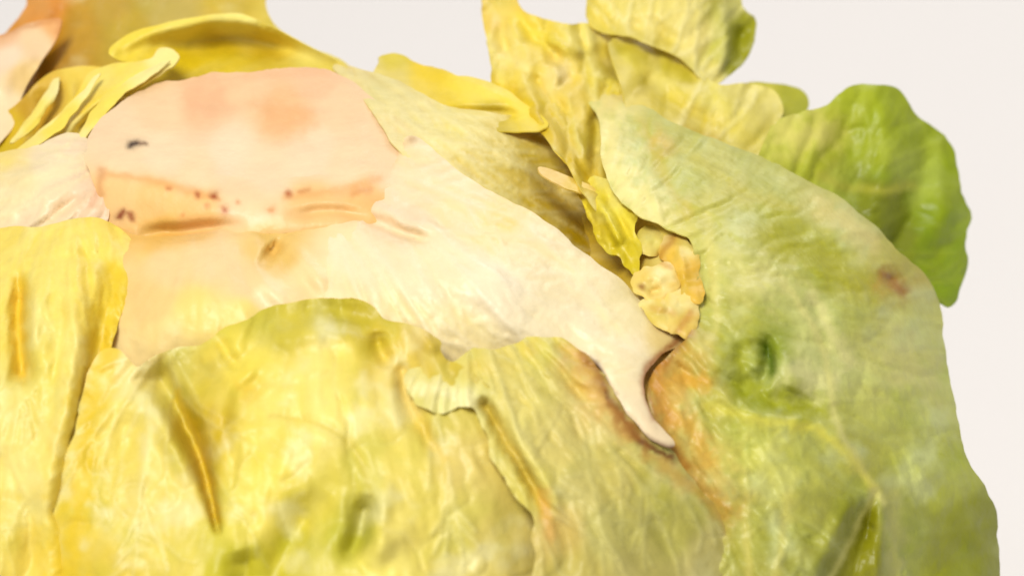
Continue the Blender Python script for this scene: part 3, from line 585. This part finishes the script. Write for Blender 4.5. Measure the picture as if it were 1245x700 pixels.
patch('leaf', [(-250, 420), (-120, 300), (-40, 279), (30, 276), (64, 272), (112, 264), (148, 280), (164, 304), (158, 350), (144, 392), (126, 450), (112, 492), (96, 560), (82, 640), (78, 780), (60, 960), (-20, 1110), (-140, 1080), (-260, 900), (-300, 640)],
      [(40, 290, 250, 226, 120), (90, 285, 252, 230, 120), (140, 295, 252, 226, 110), (10, 320, 250, 226, 120), (60, 340, 252, 230, 130), (110, 330, 252, 226, 110), (140, 345, 246, 216, 70), (90, 420, 252, 230, 140), (50, 450, 250, 228, 130), (10, 420, 244, 220, 100),
       (90, 500, 250, 230, 150), (40, 530, 248, 226, 140), (0, 480, 250, 230, 150), (60, 600, 246, 222, 120), (20, 620, 240, 214, 100), (10, 690, 244, 220, 110), (-60, 500, 246, 224, 130), (125, 400, 244, 216, 80), (30, 580, 252, 232, 150)],
      off=[(0, 280, 10), (100, 268, 10), (160, 310, 0), (60, 360, 46), (125, 410, 8), (108, 480, 12), (80, 480, 32), (30, 500, 48), (92, 570, 12), (76, 650, 10), (0, 680, 50), (-100, 500, 50), (-250, 450, 20), (-280, 700, 20), (-20, 1100, 30), (60, 900, 16), (-120, 900, 46)],
      feats=[([(24, 330), (22, 400), (26, 452)], (9, 13), -42, 'g', (.2, 1)), ([(40, 300), (50, 400), (60, 500)], 18, 14, 'g'), ([(96, 300), (92, 400), (80, 520), (56, 640)], 20, 18, 'g', (.5, .6)), ([(136, 330), (118, 420), (100, 500), (78, 620)], 13, -24, 'g', (.4, 1)), ([(60, 318), (100, 312), (140, 318)], 8, -8, 'g'),
             ([(70, 400), (64, 480)], 7, -6, 'g'), ([(2, 540), (12, 640)], 18, -12, 'g'), ([(30, 560), (40, 660), (30, 740)], 14, -12, 'g'), ([(56, 540), (50, 640)], 16, 10, 'g'), ([(60, 280), (70, 300)], 10, -6, 'g')],
      flow=(100, 120, 15), streak=(9, .30), pucker=(6, 80), lip=(-7, 9), rag=1.0, seed=22, step=3.3, mottle=.32, vamp=(3, .2), veins=[(80, 200, 70, 120, 9, 28)], vein=(255, 246, 185), stains_and_shade=[([(24, 340), (22, 400), (25, 452)], 9, (236, 196, 30), .75), ([(138, 345), (120, 430), (102, 510), (84, 620), (74, 720)], 20, (240, 208, 50), .85)],  # gold strokes paint shade into the crease and the gap along the edge
      label='ribbed yellow leaf hanging down from the left of the stem')

# ================================================================= right outer leaf and shreds at its edge
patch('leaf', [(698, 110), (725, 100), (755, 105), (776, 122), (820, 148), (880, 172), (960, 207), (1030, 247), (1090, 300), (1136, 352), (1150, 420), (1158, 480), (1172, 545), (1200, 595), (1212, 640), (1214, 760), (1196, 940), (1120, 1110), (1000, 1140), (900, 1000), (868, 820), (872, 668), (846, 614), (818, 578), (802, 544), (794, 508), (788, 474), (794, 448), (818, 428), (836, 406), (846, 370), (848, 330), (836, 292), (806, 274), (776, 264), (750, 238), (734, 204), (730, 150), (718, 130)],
      [(745, 140, 244, 226, 150), (760, 200, 248, 230, 150), (790, 245, 248, 228, 150), (820, 270, 244, 224, 130), (800, 170, 232, 214, 120), (860, 200, 226, 212, 110), (930, 215, 222, 210, 120), (840, 240, 224, 208, 100), (1000, 250, 232, 218, 140), (960, 280, 206, 198, 70), (1010, 310, 206, 198, 70), (900, 300, 224, 214, 130),
       (860, 330, 228, 214, 120), (950, 350, 220, 212, 130), (1060, 310, 228, 212, 120), (1085, 345, 216, 190, 90), (1050, 380, 218, 206, 110), (1110, 400, 234, 226, 130), (1000, 400, 222, 216, 140), (880, 380, 220, 206, 110), (890, 430, 206, 196, 60), (930, 440, 160, 166, 20), (920, 465, 176, 178, 20), (970, 490, 184, 180, 30), (1000, 450, 220, 214, 140),  # points near the right edge lightened to offset grazing light
       (850, 430, 228, 196, 100), (860, 490, 222, 202, 100), (1020, 520, 210, 202, 90), (1080, 480, 230, 222, 130), (1130, 480, 232, 228, 130), (920, 540, 224, 214, 110), (870, 550, 220, 206, 120), (980, 560, 206, 200, 100), (1050, 570, 204, 196, 90), (1110, 560, 216, 210, 100), (1150, 590, 212, 210, 80), (1180, 640, 158, 160, 20), (1195, 690, 172, 172, 30),
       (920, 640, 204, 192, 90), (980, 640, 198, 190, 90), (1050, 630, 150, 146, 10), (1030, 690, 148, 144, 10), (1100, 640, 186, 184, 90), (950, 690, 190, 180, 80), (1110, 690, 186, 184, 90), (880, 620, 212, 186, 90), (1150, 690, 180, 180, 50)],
      off=[(735, 120, -40), (698, 110, -70), (730, 180, -30), (800, 150, -20), (880, 180, -10), (800, 260, 10), (845, 330, 20), (830, 410, 15), (800, 500, 10), (950, 220, 10), (1000, 300, 50), (900, 300, 40), (900, 420, 25), (1000, 430, 40), (940, 540, 50), (1100, 400, 40), (1130, 380, 20), (1150, 480, 20), (1060, 560, 40), (1180, 600, 60), (1200, 700, 60), (950, 680, 40), (1100, 680, 40), (850, 580, -4), (830, 590, -12), (870, 680, -8), (900, 700, 8), (1200, 900, 40), (1110, 1110, 20), (900, 1000, 0), (870, 820, -8), (1040, 900, 40)],
      feats=[([(735, 130), (745, 190), (790, 260)], 16, 5, 'g'), ([(772, 140), (790, 190), (830, 260)], 12, -7, 'g', (.4, .7)), ([(800, 150), (880, 178), (960, 212), (1040, 262), (1110, 330)], 12, 10, 'g', (.4, .4)), ([(940, 270), (1000, 300), (1060, 340)], 22, -20, 'g', (.5, .3)), ([(850, 290), (856, 350), (846, 400)], 9, -12, 'g'),
             ([(932, 418), (934, 440), (928, 462)], 9, -26, 'g', (.6, .8)), ([(905, 415), (900, 440), (925, 475)], 12, -16, 'g'), ([(870, 450), (920, 482), (975, 498), (1000, 510)], 16, -26, 'g', (.1, .3)), ([(950, 420), (958, 450), (990, 470)], 16, 12, 'g'), ([(860, 470), (930, 505), (1010, 520), (1060, 590)], 14, 14, 'g', (.3, .5)),
             ([(1062, 600), (1052, 640), (1020, 720)], (6, 20), -22, 'g', (.4, 1)), ([(1040, 600), (1010, 650), (985, 710)], 10, 12, 'g'), ([(1072, 600), (1070, 720)], 9, 12, 'g'), ([(970, 330), (1000, 400), (1020, 470)], 10, -6, 'g'), ([(1150, 600), (1165, 650), (1160, 720)], 24, -12, 'g'), ([(1100, 540), (1130, 600)], 20, 10, 'g'),
             ([(1078, 334), (1092, 350)], 10, -8, 'g'), ([(810, 440), (850, 470)], 12, -10, 'g'), ([(1150, 380), (1160, 480), (1175, 550), (1214, 640), (1216, 740)], 26, -14, 'g', (.6, 1))],
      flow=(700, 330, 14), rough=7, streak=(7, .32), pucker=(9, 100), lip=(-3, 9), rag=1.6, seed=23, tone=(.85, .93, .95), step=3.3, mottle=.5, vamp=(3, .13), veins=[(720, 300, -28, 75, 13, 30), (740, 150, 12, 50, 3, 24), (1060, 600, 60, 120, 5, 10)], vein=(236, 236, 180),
      stains_and_shade=[([(940, 285), (1000, 315), (1060, 345)], 24, (186, 184, 30), .75), ([(900, 425), (912, 465), (985, 500)], 18, (170, 174, 10), .85), ([(930, 420), (938, 452)], 6, (88, 112, 8), .9), ([(880, 325), (920, 340)], 34, (232, 224, 160), .6),  # dark slit of the pit is painted shade
              ([(970, 455), (1000, 462)], 20, (236, 232, 180), .7), ([(1000, 250), (1062, 292)], 14, (242, 226, 160), .7), ([(985, 355), (1030, 440)], 9, (232, 226, 170), .7), ([(1090, 430), (1120, 460)], 30, (226, 218, 160), .55), ([(950, 340), (1000, 420), (1020, 520), (1075, 610)], 5, (236, 230, 160), .7),
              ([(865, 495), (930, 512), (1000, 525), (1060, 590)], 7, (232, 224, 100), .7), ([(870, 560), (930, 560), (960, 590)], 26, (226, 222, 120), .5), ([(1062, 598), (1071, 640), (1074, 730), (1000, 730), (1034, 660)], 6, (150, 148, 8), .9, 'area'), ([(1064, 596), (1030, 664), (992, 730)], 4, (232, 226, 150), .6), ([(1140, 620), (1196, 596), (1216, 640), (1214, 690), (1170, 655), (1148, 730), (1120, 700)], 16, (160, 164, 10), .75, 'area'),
              ([(905, 620), (912, 720)], 6, (226, 214, 130), .6), ([(960, 600), (940, 720)], 6, (220, 210, 120), .5), ([(1085, 600), (1090, 720)], 12, (204, 200, 130), .6), ([(840, 190), (900, 230), (960, 250)], 9, (212, 200, 60), .5), ([(780, 150), (800, 200), (838, 262)], 8, (208, 186, 70), .5),
              ([(738, 150), (748, 205), (792, 258)], 24, (255, 244, 185), .95), ([(705, 112), (760, 118)], 16, (250, 230, 165), .7), ([(800, 168), (812, 180)], 10, (236, 190, 100), .5), ([(860, 260), (870, 400), (850, 420)], 6, (238, 228, 150), .5),
              ([(812, 448), (826, 510), (866, 584)], 26, (230, 202, 122), .6),
              ([(1074, 333), (1086, 342), (1096, 352)], 9, (166, 104, 30), .85), ([(1068, 345)], 10, (220, 176, 80), .5), ([(838, 404), (818, 430), (794, 450), (788, 474), (798, 510), (814, 540), (836, 568)], 6, (168, 104, 32), .8), ([(800, 472), (826, 462), (858, 464)], 9, (224, 170, 54), .8), ([(812, 500), (840, 520), (862, 560)], 10, (226, 172, 60), .65), ([(806, 440), (800, 470), (812, 512)], 8, (200, 130, 40), .7), ([(815, 545), (850, 590), (880, 620)], 12, (200, 140, 40), .6),
              ([(830, 440), (820, 500)], 16, (232, 180, 90), .5), ([(836, 300), (846, 350), (838, 400)], 6, (226, 180, 90), .6)],
      label='large pale green outer leaf with light veins and brown specks')
for q, (o_, c_, dz, ft, lb) in enumerate((
    ([(768, 300), (772, 284), (786, 274), (806, 276), (818, 288), (812, 304), (796, 312), (778, 310)], (244, 224, 140), -8, [([(775, 300), (795, 288), (812, 296)], 7, 7, 'g')], 'small rolled olive leaf shred at the edge of the outer leaf'),
    ([(812, 284), (826, 284), (846, 296), (854, 330), (850, 362), (826, 356), (820, 330), (806, 318), (800, 306)], (246, 206, 100), 0, [([(818, 292), (830, 320), (832, 350)], 6, 7, 'g')], 'orange leaf shred curling along the edge of the outer leaf'),
    ([(768, 334), (780, 322), (800, 318), (816, 326), (822, 344), (810, 362), (790, 368), (774, 356)], (252, 224, 150), 4, [([(776, 340), (796, 334), (812, 346)], 7, 8, 'g'), ([(786, 356), (806, 352)], 5, -10, 'g')], 'cream leaf shred with a brown speck beside the white rib'),
    ([(780, 372), (796, 358), (818, 354), (846, 356), (854, 384), (836, 410), (806, 400)], (246, 220, 140), 6, [([(792, 376), (815, 368), (832, 378)], 8, 6, 'g')], 'tan leaf shred tucked against the end of the white rib'))):
    cx_, cy_ = np.mean(o_, 0)
    patch('leaf', o_, [(cx_, cy_, *c_), (cx_-14, cy_-10, c_[0], c_[1]-4, c_[2]-20), (cx_+14, cy_+10, c_[0]-6, c_[1]-14, c_[2]-30), (cx_+8, cy_-12, 252, 228, 150)],
          off=[(765, 300, -22+dz), (800, 275, -10+dz), (838, 320, 10+dz), (800, 330, -4+dz), (805, 390, 2+dz)], feats=ft, rough=5, rag=4.5, lip=(-6, 5), step=2.6, seed=40+q, pucker=(3, 22), streak=(0, .4), mottle=.5,
          stains_and_shade=[([(779, 348)], 4, (150, 90, 30), .85), ([(822, 284), (808, 302), (800, 314)], 5, (190, 130, 30), .7), ([(800, 316), (814, 324)], 4, (214, 150, 60), .6), ([(792, 374), (818, 380)], 5, (214, 160, 70), .5), ([(840, 380), (826, 402)], 5, (190, 110, 40), .5)], label=lb)
